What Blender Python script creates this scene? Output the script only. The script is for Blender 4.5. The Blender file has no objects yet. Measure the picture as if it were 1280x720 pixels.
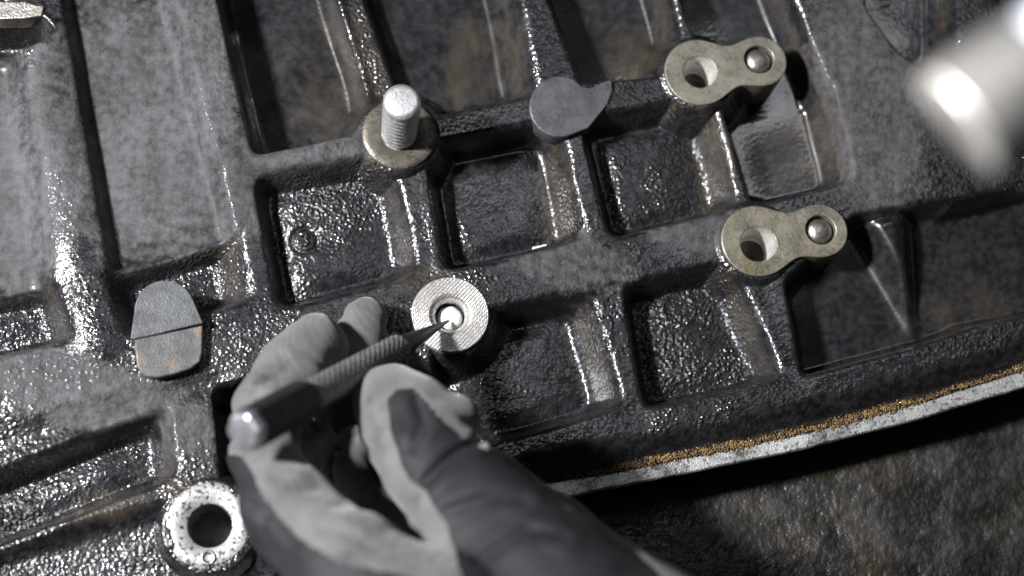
import bpy, bmesh, math, random
import numpy as np
from mathutils import Vector, Matrix

random.seed(7)
rng = np.random.default_rng(11)
scene = bpy.context.scene
MM = 0.001
# ------------------------------------------------------------------ camera
CAM_D = 420.0                      # mm from the rib plane
PXMM = 0.2                         # mm per photo pixel on the rib plane
W = PXMM * 1280 / CAM_D            # image width at unit distance
dvec = np.array([-math.tan(math.radians(5.5)), -math.tan(math.radians(15.5)), 1.0])
dvec /= np.linalg.norm(dvec)
CAM = dvec * CAM_D
FWD = -dvec
RIGHT = np.cross(FWD, [0, 1, 0]); RIGHT /= np.linalg.norm(RIGHT)
UP = np.cross(RIGHT, FWD)
cd = bpy.data.cameras.new('camera')
cam = bpy.data.objects.new('camera', cd)
scene.collection.objects.link(cam)
M = Matrix(((RIGHT[0], UP[0], -FWD[0], CAM[0] * MM), (RIGHT[1], UP[1], -FWD[1], CAM[1] * MM),
            (RIGHT[2], UP[2], -FWD[2], CAM[2] * MM), (0, 0, 0, 1)))
cam.matrix_world = M
cd.sensor_width = 36
cd.lens = 36 / W
cd.clip_start = 0.01
cd.clip_end = 20
cd.dof.use_dof = True
cd.dof.focus_distance = 0.418
cd.dof.aperture_fstop = cd.lens / 9.0
scene.camera = cam
# ------------------------------------------------------------------ world and lamps
world = bpy.data.worlds.new('World'); scene.world = world
world.use_nodes = True
bg = world.node_tree.nodes['Background']
bg.inputs[0].default_value = (0.85, 0.92, 1.0, 1)
bg.inputs[1].default_value = 0.012


def area(name, loc, aim, size, power, col=(1, 1, 1), size_y=None, along=None):
    l = bpy.data.lights.new(name, 'AREA')
    l.energy = power; l.color = col
    l.shape = 'RECTANGLE' if size_y else 'DISK'
    l.size = size * MM
    if size_y: l.size_y = size_y * MM
    o = bpy.data.objects.new(name, l)
    scene.collection.objects.link(o)
    o.location = Vector(loc) * MM
    o.rotation_euler = (Vector(aim) - Vector(loc)).to_track_quat('-Z', 'Y').to_euler()
    if along:
        z = (Vector(loc) - Vector(aim)).normalized()
        x = Vector(along); x = (x - z * x.dot(z)).normalized()
        o.rotation_euler = Matrix((x, z.cross(x), z)).transposed().to_euler()
    return o


area('work_lamp', (-470, 20, 490), (20, 0, 0), 70, 12.5, (0.975, 0.98, 1.0))
area('fill_strip', (80, 185, 520), (0, 0, 0), 460, 0.27, (0.93, 0.96, 1.0), 36, (0.82, 0.56, 0.1))  # added weak fill, a long strip to streak the steel cylinder's highlight
scene.view_settings.view_transform = 'Standard'
scene.view_settings.look = 'None'
scene.view_settings.exposure = 0.15
scene.view_settings.gamma = 1.0
scene.cycles.use_denoising = True
scene.cycles.max_bounces = 6


# ------------------------------------------------------------------ helpers
def P(px, py, z=0.0):
    d = FWD + (px - 640) / 1280 * W * RIGHT + (360 - py) / 1280 * W * UP
    t = (z - CAM[2]) / d[2]
    return CAM + t * d


def PP(pts, z=0.0):
    return np.array([P(a, b, z)[:2] for a, b in pts])


def project(v):
    q = np.asarray(v) - CAM
    w = q @ FWD
    return 640 + (q @ RIGHT) / w / W * 1280, 360 - (q @ UP) / w / W * 1280


def smoothstep(t):
    t = np.clip(t, 0, 1)
    return t * t * (3 - 2 * t)


_lat = {}


def vnoise(x, y, wl, seed):
    key = seed
    if key not in _lat:
        _lat[key] = np.random.default_rng(seed).random((512, 512))
    L = _lat[key]
    u = x / wl + 1000.37; v = y / wl + 1000.71
    i = np.floor(u).astype(int); j = np.floor(v).astype(int)
    fu = u - i; fv = v - j
    fu = fu * fu * (3 - 2 * fu); fv = fv * fv * (3 - 2 * fv)
    i0 = i % 512; i1 = (i + 1) % 512; j0 = j % 512; j1 = (j + 1) % 512
    return (L[i0, j0] * (1 - fu) + L[i1, j0] * fu) * (1 - fv) + (L[i0, j1] * (1 - fu) + L[i1, j1] * fu) * fv - 0.5


def fbm(x, y, wl, seed, oct=3):
    s = 0; a = 1
    for o in range(oct):
        s = s + a * vnoise(x * math.cos(o) - y * math.sin(o), x * math.sin(o) + y * math.cos(o), wl, seed + o)
        wl *= 0.5; a *= 0.55
    return s


def link(o, parent=None):
    scene.collection.objects.link(o)
    if parent is not None: o.parent = parent
    return o


def mesh_obj(name, verts, faces, mat, parent=None, smooth=True, scale=MM):
    me = bpy.data.meshes.new(name)
    v = np.asarray(verts, float) * scale
    me.from_pydata(v.tolist(), [], [list(f) for f in faces])
    if mat: me.materials.append(mat)
    if smooth: me.polygons.foreach_set('use_smooth', [True] * len(me.polygons))
    me.update()
    return link(bpy.data.objects.new(name, me), parent)


def fast_mesh(name, V, Q, mat, parent=None, normals=None, attrs=None):
    """V (n,3) mm, Q (m,4) quads"""
    me = bpy.data.meshes.new(name)
    me.vertices.add(len(V)); me.vertices.foreach_set('co', (V * MM).astype(np.float32).ravel())
    m = len(Q)
    me.loops.add(m * 4); me.loops.foreach_set('vertex_index', Q.astype(np.int32).ravel())
    me.polygons.add(m)
    me.polygons.foreach_set('loop_start', np.arange(0, 4 * m, 4, dtype=np.int32))
    me.polygons.foreach_set('use_smooth', np.ones(m, bool))
    me.update(calc_edges=True)
    me.validate()
    for k, a in (attrs or {}).items():
        at = me.attributes.new(k, 'FLOAT', 'POINT')
        at.data.foreach_set('value', a.astype(np.float32))
    me.materials.append(mat)
    if normals is not None:
        me.normals_split_custom_set_from_vertices(normals.astype(np.float32))
    return link(bpy.data.objects.new(name, me), parent)


def empty(name, loc=(0, 0, 0), parent=None):
    o = bpy.data.objects.new(name, None)
    o.empty_display_size = 0.01
    o.location = Vector(loc) * MM
    return link(o, parent)


def tag(o, label, cat, group=None, kind=None):
    if label: o['label'] = label
    if cat: o['category'] = cat
    if group: o['group'] = group
    if kind: o['kind'] = kind
    return o


def lathe(profile, seg=64, frame=None, jitter=0):
    """profile [(r,z)] -> verts, faces; frame = 4x4 numpy"""
    vs, fs = [], []
    n = len(profile)
    for k in range(seg):
        a = 2 * math.pi * k / seg
        for r, z in profile:
            vs.append((r * math.cos(a), r * math.sin(a), z))
    for k in range(seg):
        k2 = (k + 1) % seg
        for i in range(n - 1):
            fs.append((k * n + i, k2 * n + i, k2 * n + i + 1, k * n + i + 1))
    vs = np.array(vs)
    if frame is not None:
        vs = vs @ frame[:3, :3].T + frame[:3, 3]
    return vs, fs


def frame_from(a, b):
    """z axis from a to b"""
    a = np.asarray(a, float); b = np.asarray(b, float)
    z = b - a; z /= np.linalg.norm(z)
    x = np.cross([0.3, 1, 0.1], z); x /= np.linalg.norm(x)
    y = np.cross(z, x)
    F = np.eye(4); F[:3, 0] = x; F[:3, 1] = y; F[:3, 2] = z; F[:3, 3] = a
    return F


# ------------------------------------------------------------------ materials
def new_mat(name):
    m = bpy.data.materials.new(name); m.use_nodes = True
    nt = m.node_tree
    return m, nt, nt.nodes['Principled BSDF']


class NB:
    """little node-building helper"""
    def __init__(s, nt):
        s.nt = nt
        s.pos = nt.nodes.new('ShaderNodeTexCoord').outputs['Object']

    def noise(s, wl_mm, detail=3, rough=0.55, vec=None, dist=0):
        n = s.nt.nodes.new('ShaderNodeTexNoise')
        n.inputs['Scale'].default_value = 1000.0 / wl_mm
        n.inputs['Detail'].default_value = detail
        n.inputs['Roughness'].default_value = rough
        n.inputs['Distortion'].default_value = dist
        s.nt.links.new(vec or s.pos, n.inputs['Vector'])
        return n.outputs['Fac']

    def voro(s, wl_mm, out='Distance', feature='F1'):
        n = s.nt.nodes.new('ShaderNodeTexVoronoi')
        n.feature = feature
        n.inputs['Scale'].default_value = 1000.0 / wl_mm
        s.nt.links.new(s.pos, n.inputs['Vector'])
        return n.outputs[out]

    def ramp(s, fac, lo, hi, a=0.0, b=1.0):
        n = s.nt.nodes.new('ShaderNodeMapRange')
        n.inputs['From Min'].default_value = lo; n.inputs['From Max'].default_value = hi
        n.inputs['To Min'].default_value = a; n.inputs['To Max'].default_value = b
        n.interpolation_type = 'SMOOTHSTEP'
        s.nt.links.new(fac, n.inputs['Value'])
        return n.outputs['Result']

    def math(s, op, a, b=None, clamp=False):
        n = s.nt.nodes.new('ShaderNodeMath'); n.operation = op; n.use_clamp = clamp
        for i, v in enumerate((a, b)):
            if v is None: continue
            if isinstance(v, (int, float)): n.inputs[i].default_value = v
            else: s.nt.links.new(v, n.inputs[i])
        return n.outputs[0]

    def mix(s, fac, a, b):
        n = s.nt.nodes.new('ShaderNodeMix'); n.data_type = 'RGBA'
        for sock, v in ((n.inputs[0], fac), (n.inputs[6], a), (n.inputs[7], b)):
            if isinstance(v, tuple): sock.default_value = (*v, 1) if len(v) == 3 else v
            elif isinstance(v, (int, float)): sock.default_value = v
            else: s.nt.links.new(v, sock)
        return n.outputs[2]

    def mixf(s, fac, a, b):
        n = s.nt.nodes.new('ShaderNodeMix'); n.data_type = 'FLOAT'
        for sock, v in ((n.inputs[0], fac), (n.inputs[2], a), (n.inputs[3], b)):
            if isinstance(v, (int, float)): sock.default_value = v
            else: s.nt.links.new(v, sock)
        return n.outputs[0]

    def attr(s, name):
        n = s.nt.nodes.new('ShaderNodeAttribute'); n.attribute_name = name
        return n.outputs['Fac']

    def bump(s, h, dist_mm, strength=1.0, normal=None):
        n = s.nt.nodes.new('ShaderNodeBump')
        n.inputs['Distance'].default_value = dist_mm * MM
        if isinstance(strength, (int, float)): n.inputs['Strength'].default_value = strength
        else: s.nt.links.new(strength, n.inputs['Strength'])
        s.nt.links.new(h, n.inputs['Height'])
        if normal: s.nt.links.new(normal, n.inputs['Normal'])
        return n.outputs[0]

    def to(s, out, sock):
        s.nt.links.new(out, sock)


def cast_material(name, use_attr=True, dry_const=0.3):
    m, nt, b = new_mat(name); q = NB(nt)
    dry0 = q.attr('dry') if use_attr else None
    brown0 = q.attr('brown') if use_attr else None
    n1 = q.noise(9, 4); n2 = q.noise(2.2, 4); n3 = q.noise(0.9, 3); n4 = q.noise(28, 3)
    if use_attr:
        d = q.math('ADD', dry0, q.math('MULTIPLY', q.math('SUBTRACT', n1, 0.5), 0.9))
        d = q.math('ADD', d, q.math('MULTIPLY', q.math('SUBTRACT', n2, 0.5), 0.7))
        dry = q.ramp(d, 0.45, 1.0)
        br = q.ramp(q.math('ADD', brown0, q.math('MULTIPLY', q.math('SUBTRACT', n1, 0.5), 1.2)), 0.35, 0.9)
    else:
        dry = q.ramp(n1, 0.75 - dry_const, 1.05 - dry_const)
        br = q.ramp(n4, 0.55, 0.75, 0, 0.7)
    oil = q.mix(q.ramp(n2, 0.35, 0.7), (0.006, 0.006, 0.007), (0.020, 0.020, 0.022))
    mp = nt.nodes.new('ShaderNodeMapping'); mp.inputs['Rotation'].default_value = (0, 0, math.radians(-16)); mp.inputs['Scale'].default_value = (1, 0.16, 1)
    q.to(q.pos, mp.inputs['Vector'])
    streak = q.noise(3.0, 4, 0.6, mp.outputs[0])
    gm = q.math('ADD', q.math('MULTIPLY', n2, 0.38), q.math('ADD', q.math('MULTIPLY', streak, 0.34), q.math('MULTIPLY', n4, 0.28)))
    grey = q.mix(q.ramp(gm, 0.32, 0.70), (0.022, 0.0215, 0.023), (0.092, 0.090, 0.094))
    grey = q.mix(q.ramp(q.noise(0.55, 2), 0.58, 0.75, 0, 0.35), grey, (0.14, 0.137, 0.132))
    c = q.mix(dry, oil, grey)
    c = q.mix(q.math('MULTIPLY', br, 0.62), c, q.mix(n2, (0.022, 0.016, 0.010), (0.068, 0.053, 0.036)))
    q.to(c, b.inputs['Base Color'])
    q.to(q.mixf(dry, q.ramp(n1, 0.3, 0.7, 0.24, 0.44), 0.66), b.inputs['Roughness'])
    b.inputs['Metallic'].default_value = 0.0
    q.to(q.mixf(dry, 0.38, 0.22), b.inputs['Specular IOR Level'])
    q.to(q.mixf(dry, 0.85, 0.08), b.inputs['Coat Weight'])
    b.inputs['Coat Roughness'].default_value = 0.10
    h = q.math('ADD', q.math('MULTIPLY', q.noise(0.85, 2, 0.5), 0.85), q.math('MULTIPLY', q.noise(2.8, 2), 0.4))
    h = q.math('ADD', h, q.math('MULTIPLY', n3, 0.25))
    bead = q.ramp(q.voro(1.15), 0.0, 0.7, 1.0, 0.0)
    h = q.math('ADD', h, q.math('MULTIPLY', q.math('MULTIPLY', bead, q.ramp(q.noise(9, 3), 0.42, 0.6)), 0.75))
    nb = q.bump(h, 0.75, q.math('MULTIPLY', q.attr('grain'), 0.62, True) if use_attr else 0.6)
    q.to(nb, b.inputs['Normal']); q.to(nb, b.inputs['Coat Normal'])
    return m


def metal_material(name, col, col2, rough=0.35, metallic=0.9, pit=0.3, wl=3.0, scratch=False, stain=None, stain_lo=0.55, bump=0.12):
    m, nt, b = new_mat(name); q = NB(nt)
    n = q.noise(wl, 5, 0.6); f = q.noise(0.5, 3)
    c = q.mix(q.ramp(n, 0.3, 0.7), col, col2)
    if stain: c = q.mix(q.ramp(q.noise(wl * 2.3, 4), stain_lo, stain_lo + 0.15, 0, 0.85), c, stain)
    if pit:
        p = q.ramp(q.math('ADD', q.noise(0.9, 3), q.math('MULTIPLY', n, 0.35)), 0.70, 0.82, 0, pit)
        c = q.mix(p, c, (0.02, 0.018, 0.015))
    q.to(c, b.inputs['Base Color'])
    b.inputs['Metallic'].default_value = metallic
    q.to(q.ramp(n, 0.25, 0.75, rough * 0.75, rough * 1.3), b.inputs['Roughness'])
    h = q.math('ADD', f, q.math('MULTIPLY', n, 1.5))
    if scratch:
        mp = nt.nodes.new('ShaderNodeMapping')
        mp.inputs['Rotation'].default_value = (0, 0, math.radians(42))
        q.to(q.pos, mp.inputs['Vector'])
        w = nt.nodes.new('ShaderNodeTexWave')
        w.inputs['Scale'].default_value = 420; w.inputs['Distortion'].default_value = 2.2
        w.inputs['Detail'].default_value = 2; w.inputs['Detail Scale'].default_value = 3
        q.to(mp.outputs[0], w.inputs['Vector'])
        h = q.math('ADD', h, q.math('MULTIPLY', w.outputs['Fac'], 0.7))
    q.to(q.bump(h, bump, 0.8), b.inputs['Normal'])
    return m


def plain_material(name, c1, c2, rough, wl=4, bump_mm=0.1, bump_wl=0.8, metallic=0, coat=0, sheen=0):
    m, nt, b = new_mat(name); q = NB(nt)
    q.to(q.mix(q.ramp(q.noise(wl, 4), 0.3, 0.7), c1, c2), b.inputs['Base Color'])
    b.inputs['Roughness'].default_value = rough
    b.inputs['Metallic'].default_value = metallic
    b.inputs['Coat Weight'].default_value = coat
    if sheen:
        b.inputs['Sheen Weight'].default_value = sheen
    q.to(q.bump(q.noise(bump_wl, 3), bump_mm, 0.8), b.inputs['Normal'])
    return m


M_CAST = cast_material('oily_cast_iron')
M_CASTP = cast_material('oily_cast_iron_side', False, 0.25)
M_OLIVE = metal_material('stained_machined_face', (0.30, 0.275, 0.215), (0.16, 0.145, 0.11), 0.42, 0.55, 0.35, 5, stain=(0.17, 0.125, 0.035), stain_lo=0.54, bump=0.16)
M_OLIVE_DULL = metal_material('dull_machined_face', (0.29, 0.272, 0.222), (0.18, 0.167, 0.135), 0.45, 0.55, 0.3, 6, stain=(0.11, 0.085, 0.055), stain_lo=0.6, bump=0.14)
M_STUDFACE = metal_material('brown_machined_face', (0.14, 0.125, 0.10), (0.075, 0.066, 0.052), 0.42, 0.5, 0.5, 4, stain=(0.10, 0.09, 0.035))
M_MILLED = metal_material('milled_face', (0.62, 0.60, 0.57), (0.42, 0.40, 0.38), 0.36, 0.7, 0.2, 3, scratch=True, bump=0.10)
M_SILVER = metal_material('pitted_silver_face', (0.46, 0.455, 0.45), (0.26, 0.255, 0.25), 0.42, 0.5, 0.95, 4, stain=(0.30, 0.25, 0.14), stain_lo=0.62)
M_RIM = metal_material('scraped_rim', (0.62, 0.62, 0.61), (0.20, 0.20, 0.20), 0.40, 0.5, 0.7, 8, bump=0.25)
M_GREYPAD = metal_material('grey_machined_pad', (0.095, 0.098, 0.105), (0.045, 0.047, 0.051), 0.45, 0.25, 0.35, 5, bump=0.14)
M_PADLOW = metal_material('rust_touched_pad', (0.085, 0.084, 0.083), (0.05, 0.05, 0.052), 0.5, 0.2, 0.4, 5, stain=(0.17, 0.12, 0.08), stain_lo=0.5)
M_THREAD = metal_material('thread_steel', (0.60, 0.58, 0.55), (0.35, 0.33, 0.30), 0.28, 0.95, 0.2, 2)
M_DRILL = metal_material('drilled_steel', (0.62, 0.60, 0.56), (0.42, 0.40, 0.37), 0.42, 0.45, 0.15, 2)
M_STUD = metal_material('bright_stud_steel', (0.90, 0.90, 0.90), (0.62, 0.62, 0.62), 0.33, 0.8, 0.25, 2.0)
M_DOWEL = metal_material('dowel_steel', (0.52, 0.49, 0.45), (0.30, 0.28, 0.25), 0.32, 0.9, 0.2, 2)
M_BRIGHT = metal_material('fresh_broken_steel', (0.95, 0.95, 0.95), (0.8, 0.8, 0.8), 0.35, 0.55, 0.0, 1.5, bump=0.25)
M_DARKHOLE = plain_material('hole_bottom_shade', (0.012, 0.012, 0.012), (0.03, 0.028, 0.026), 0.5, 2)  # near-black colour paints in the shade deep in the holes
M_PUNCH = plain_material('blackened_tool_steel', (0.012, 0.012, 0.013), (0.024, 0.024, 0.026), 0.45, 3, 0.02, 0.4, 0.4)
M_KNURL = plain_material('worn_knurl_steel', (0.15, 0.145, 0.145), (0.25, 0.24, 0.24), 0.42, 2, 0.02, 0.4, 0.5)
M_CAPEND = plain_material('struck_steel_end', (0.26, 0.26, 0.29), (0.40, 0.40, 0.43), 0.4, 3, 0.05, 0.8, 0.8)
M_KNIT = plain_material('grey_glove_knit', (0.070, 0.068, 0.065), (0.108, 0.105, 0.101), 0.85, 9, 0.16, 0.75, 0, 0, 0.25)
M_COAT = plain_material('charcoal_glove_coating', (0.007, 0.0072, 0.0085), (0.016, 0.0163, 0.019), 0.7, 12, 0.08, 1.4)
def soil(mt, wl, lo, hi, amt, col, knit=0.0):
    nt_ = mt.node_tree; q_ = NB(nt_); bs_ = nt_.nodes['Principled BSDF']
    src = bs_.inputs['Base Color'].links[0].from_socket
    c_ = q_.mix(q_.ramp(q_.noise(wl, 5, 0.62), lo, hi, 0, amt), src, col)
    q_.to(c_, bs_.inputs['Base Color'])
    if knit:
        w_ = nt_.nodes.new('ShaderNodeTexWave'); w_.bands_direction = 'DIAGONAL'
        w_.inputs['Scale'].default_value = 300; w_.inputs['Distortion'].default_value = 1.5
        q_.to(q_.pos, w_.inputs['Vector'])
        old = bs_.inputs['Normal'].links[0].from_socket
        q_.to(q_.bump(w_.outputs['Fac'], knit, 0.7, old), bs_.inputs['Normal'])


soil(M_KNIT, 14, 0.52, 0.72, 0.75, (0.018, 0.017, 0.016), 0.09)
soil(M_COAT, 7, 0.55, 0.75, 0.5, (0.024, 0.024, 0.025))
M_COAT.node_tree.nodes['Principled BSDF'].inputs['Specular IOR Level'].default_value = 0.3
M_CHROME = plain_material('polished_steel', (0.66, 0.63, 0.59), (0.74, 0.71, 0.67), 0.36, 20, 0.01, 2, 0.75)
M_CHROME2 = plain_material('blued_steel', (0.30, 0.31, 0.34), (0.36, 0.37, 0.40), 0.4, 20, 0.01, 2, 0.55)
M_GOLD = plain_material('amber_sealant', (0.030, 0.016, 0.008), (0.21, 0.13, 0.042), 0.42, 1.6, 0.2, 0.8, 0.0, 0.3)

for mt in (M_CHROME, M_CHROME2):
    tg = mt.node_tree.nodes.new('ShaderNodeTangent'); tg.direction_type = 'RADIAL'; tg.axis = 'Z'
    bs = mt.node_tree.nodes['Principled BSDF']
    mt.node_tree.links.new(tg.outputs[0], bs.inputs['Tangent'])
    bs.inputs['Anisotropic'].default_value = 0.85
    bs.inputs['Anisotropic Rotation'].default_value = 0.0

# bench
m, nt, b = new_mat('grimy_bench'); q = NB(nt)
n1 = q.noise(16, 5, 0.65); n2 = q.noise(40, 3); n3 = q.noise(4, 4)
c = q.mix(q.ramp(n1, 0.35, 0.7), (0.008, 0.008, 0.008), (0.040, 0.038, 0.036))
c = q.mix(q.ramp(n2, 0.48, 0.66, 0, 0.7), c, q.mix(n3, (0.012, 0.009, 0.005), (0.050, 0.037, 0.020)))
c = q.mix(q.ramp(q.noise(33, 4, 0.6, dist=0.4), 0.6, 0.72, 0, 0.4), c, (0.05, 0.05, 0.016))
q.to(c, b.inputs['Base Color'])
q.to(q.ramp(n1, 0.3, 0.7, 0.3, 0.6), b.inputs['Roughness'])
b.inputs['Coat Weight'].default_value = 0.9
b.inputs['Coat Roughness'].default_value = 0.15
q.to(q.bump(q.math('ADD', n3, q.math('MULTIPLY', n1, 2.0)), 1.1, 0.8), b.inputs['Normal'])
M_BENCH = m

# ------------------------------------------------------------------ bench top
BENCH_Z = -20.0
nx, ny = 140, 100
bx = np.linspace(-260, 300, nx); by = np.linspace(-240, 170, ny)
X, Y = np.meshgrid(bx, by, indexing='ij')
Z = BENCH_Z - 2 + 2.2 * fbm(X, Y, 45, 71, 4)
V = np.stack([X, Y, Z], -1).reshape(-1, 3)
idx = np.arange(nx * ny).reshape(nx, ny)
Qd = np.stack([idx[:-1, :-1], idx[1:, :-1], idx[1:, 1:], idx[:-1, 1:]], -1).reshape(-1, 4)
bench = fast_mesh('bench_top', V, Qd, M_BENCH)
tag(bench, 'dark oil-stained bench surface below the engine block', 'bench', kind='structure')

# ------------------------------------------------------------------ engine block casting (height field, mm)
EDGE_PX = [(-260, 930), (300, 780), (560, 672), (660, 632), (760, 610), (840, 595), (1000, 562), (1150, 523), (1280, 484), (1420, 436)]
RIM_Z = -5.0
edge = np.array([P(a, b, RIM_Z)[:2] for a, b in EDGE_PX])


def edge_y(x):
    return np.interp(x, edge[:, 0], edge[:, 1])


GOLD_PX = [(-260, 905), (300, 755), (560, 648), (660, 609), (760, 593), (840, 577), (1000, 544), (1150, 505), (1280, 464), (1420, 414)]
gold = np.array([P(a, b, RIM_Z + 0.6)[:2] for a, b in GOLD_PX])


def gold_y(x):
    return np.interp(x, gold[:, 0], gold[:, 1])


XA, XB, YT = -165.0, 160.0, 112.0
STEP = 0.30
NX = int((XB - XA) / STEP) + 1
NY = 640
gx = np.linspace(XA, XB, NX)
gv = np.linspace(0, 1, NY)
GX = np.repeat(gx[:, None], NY, 1)
E0 = gold_y(gx)[:, None] - 0.4
GY = E0 + gv[None, :] * (YT - E0)


def convex_sd(poly, X, Y, k, wid=None):
    c = poly.mean(0)
    es = []
    n = len(poly)
    for i in range(n):
        a = poly[i]; b_ = poly[(i + 1) % n]
        t = b_ - a; L = np.linalg.norm(t)
        nrm = np.array([t[1], -t[0]]) / L
        if nrm @ (c - a) > 0: nrm = -nrm
        w = 1.0
        if wid: w = wid * (0.55 if nrm[0] < -0.7 else 1.3 if nrm[0] > 0.7 else 0.6)
        es.append(((X - a[0]) * nrm[0] + (Y - a[1]) * nrm[1]) / w)
    if wid: k = k / wid
    mx = np.maximum.reduce(es)
    s = sum(np.exp((e - mx) / k) for e in es)
    return mx + k * np.log(s)


# name, polygon (photo pixels on the rib plane), depth, wall width, corner softness
POCKETS = [
    ('pocket', [(318, 220), (486, 194), (522, 340), (348, 384)], 6.0, 4.4, 2.3, 1.5),
    ('pocket', [(534, 182), (698, 148), (732, 300), (558, 336)], 7.0, 5.0, 1.9, 0.6),
    ('pocket', [(728, 150), (888, 118), (924, 260), (764, 296)], 6.5, 4.8, 2.2, 1.5),
    ('pocket', [(905, 128), (1037, 100), (1066, 223), (944, 252)], 8, 4.2, 1.4, 0.1),
    ('pocket', [(838, -60), (968, -60), (1042, 128), (930, 132), (872, 50)], 8, 4.2, 1.4, 0.1),
    ('pocket', [(668, -60), (820, -60), (852, 52), (836, 90), (728, 102)], 8, 4.0, 0.8, 0.1),
    ('pocket', [(436, -60), (634, -60), (670, 114), (545, 141), (497, 116)], 8, 6.5, 0.8, 0.1),
    ('pocket', [(262, -60), (410, -60), (464, 120), (452, 164), (320, 190)], 9, 4.0, 0.8, 0.1),
    ('panel', [(66, -60), (208, -60), (300, 300), (138, 345)], 4.8, 3.5, 0.8, 0.15),
    ('pocket', [(132, 345), (298, 288), (312, 374), (160, 418)], 6, 7.0, 1.0, 1.0),
    ('panel', [(-120, 62), (32, 62), (76, 380), (-120, 430)], 4.0, 5.0, 0.8, 0.2),
    ('pocket', [(-120, 395), (66, 352), (88, 424), (-120, 470)], 5.5, 5.0, 1.0, 1.0),
    ('pocket', [(-120, 26), (50, 24), (64, 40), (40, 54), (-120, 62)], 12, 3.0, 0.6, 0.5),
    ('pocket', [(-120, 640), (40, 572), (208, 510), (218, 596), (120, 634), (-120, 722)], 7, 5.0, 1.0, 1.4),
    ('pocket', [(270, 488), (500, 434), (640, 540), (430, 640), (330, 640), (282, 600)], 11, 5.0, 1.0, 0.8),
    ('pocket', [(545, 402), (738, 364), (776, 505), (640, 548), (540, 540)], 8, 5.5, 1.8, 0.9),
    ('pocket', [(782, 358), (916, 326), (980, 472), (808, 510)], 7.0, 4.8, 2.2, 1.4),
    ('pocket', [(985, 352), (1070, 268), (1196, 250), (1225, 405), (1120, 440), (1008, 467)], 7.0, 4.0, 0.9, 0.1),
    ('pocket', [(1140, 268), (1330, 216), (1330, 386), (1235, 404), (1180, 416)], 7.0, 4.5, 0.9, 0.1),
    ('pocket', [(1078, -60), (1190, -60), (1196, 60), (1158, 104), (1128, 64), (1090, 40)], 8, 3.5, 0.8, 0.1),
    ('pocket', [(1236, -60), (1330, -60), (1330, 60), (1262, 46)], 6, 4.0, 0.8, 0.4),
    ('pocket', [(345, 760), (345, 706), (520, 660), (600, 690), (500, 780)], 8, 4.0, 0.8, 0.8),
]
H = np.zeros_like(GX)
carve = np.zeros_like(GX)
label = np.full(GX.shape, -1, int)
inside_d = np.full(GX.shape, -99.0)
wallm = np.zeros_like(GX)
gscale = np.full(GX.shape, 0.8)
for i, (nm, poly, dep, wid, k, gsc) in enumerate(POCKETS):
    pp = PP(poly)
    lo = pp.min(0) - 6; hi = pp.max(0) + 6
    ix = np.where((gx > lo[0]) & (gx < hi[0]))[0]
    if len(ix) == 0: continue
    sl = slice(ix[0], ix[-1] + 1)
    wob = 0.55 * fbm(GX[sl], GY[sl], 14, 300 + i, 2)
    sd = convex_sd(pp, GX[sl], GY[sl], k, wid) + wob / wid
    t = np.clip(-sd, 0, 1)
    t = np.clip(-sd + (0.22 if nm == 'pocket' else 0.0), 0, 1)
    prof = (1.5 if nm == 'pocket' else 1.0) * dep * (0.6 * smoothstep(t) + 0.4 * t)
    if gsc >= 0.6: prof = prof - 1.6 * smoothstep((-sd - 0.6) * wid / 10.0)      # floors bulge
    better = prof > carve[sl]
    carve[sl] = np.maximum(carve[sl], prof)
    ins = (sd < 0.0) & better
    label[sl][ins] = i
    gscale[sl] = np.where(better, gscale[sl] + (gsc - gscale[sl]) * smoothstep(t * 1.5), gscale[sl])
    if nm == 'pocket':
        wallm[sl] = np.where(better, 4 * t * (1 - t), wallm[sl])
floor_mask = smoothstep(carve / 6)
H -= carve
# low web between two upper recesses
pp = PP([(395, -60), (470, -60), (520, 130), (455, 135)])
sd = convex_sd(pp, GX, GY, 0.8)
H = np.minimum(H, -5.0 * smoothstep(-sd / 4))
# triangular gusset in the right-hand recess
pp = PP([(1080, 262), (1140, 255), (1148, 376)])
sd = convex_sd(pp, GX, GY, 0.7)
gus = -10.5 + 8.0 * smoothstep(-sd / 7 + 0.5)
H = np.where(sd < 4.0, np.maximum(H, np.minimum(gus, 0)), H)
# fine raised edge on the wide rib, rail roll-off, shoulders
d_edge = GY - gold_y(GX)
H -= 5.6 * (1 - smoothstep(d_edge / 9.0)) ** 1.3
# lower-left shelf drops a little below the band
pp = PP([(-150, 735), (120, 640), (215, 620), (350, 690), (350, 800), (-150, 860)])
sd = convex_sd(pp, GX, GY, 1.0)
H -= 3.0 * smoothstep(-sd / 5)
# band across the left is gently rounded towards its lower edge
pp = PP([(-150, 560), (300, 440), (300, 500), (-150, 640)])
sd = convex_sd(pp, GX, GY, 1.0)
H -= 2.0 * smoothstep(-sd / 10)
# the two cross ribs are crowned; V0 is a round rib
def seg_d(pts, z=0.0):
    pp = PP(pts, z); d = np.full(GX.shape, 1e9)
    for a, c in zip(pp[:-1], pp[1:]):
        ab = c - a; L2 = ab @ ab
        t = np.clip(((GX - a[0]) * ab[0] + (GY - a[1]) * ab[1]) / L2, 0, 1)
        d = np.minimum(d, np.hypot(GX - a[0] - t * ab[0], GY - a[1] - t * ab[1]))
    return d


dv0 = seg_d([(48, 40), (122, 425)])
H += 1.3 * np.clip(1 - (dv0 / 6.5) ** 2, 0, 1)
dh2 = seg_d([(300, 205), (470, 176)])
H += 0.8 * np.clip(1 - (dh2 / 4.5) ** 2, 0, 1)
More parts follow.
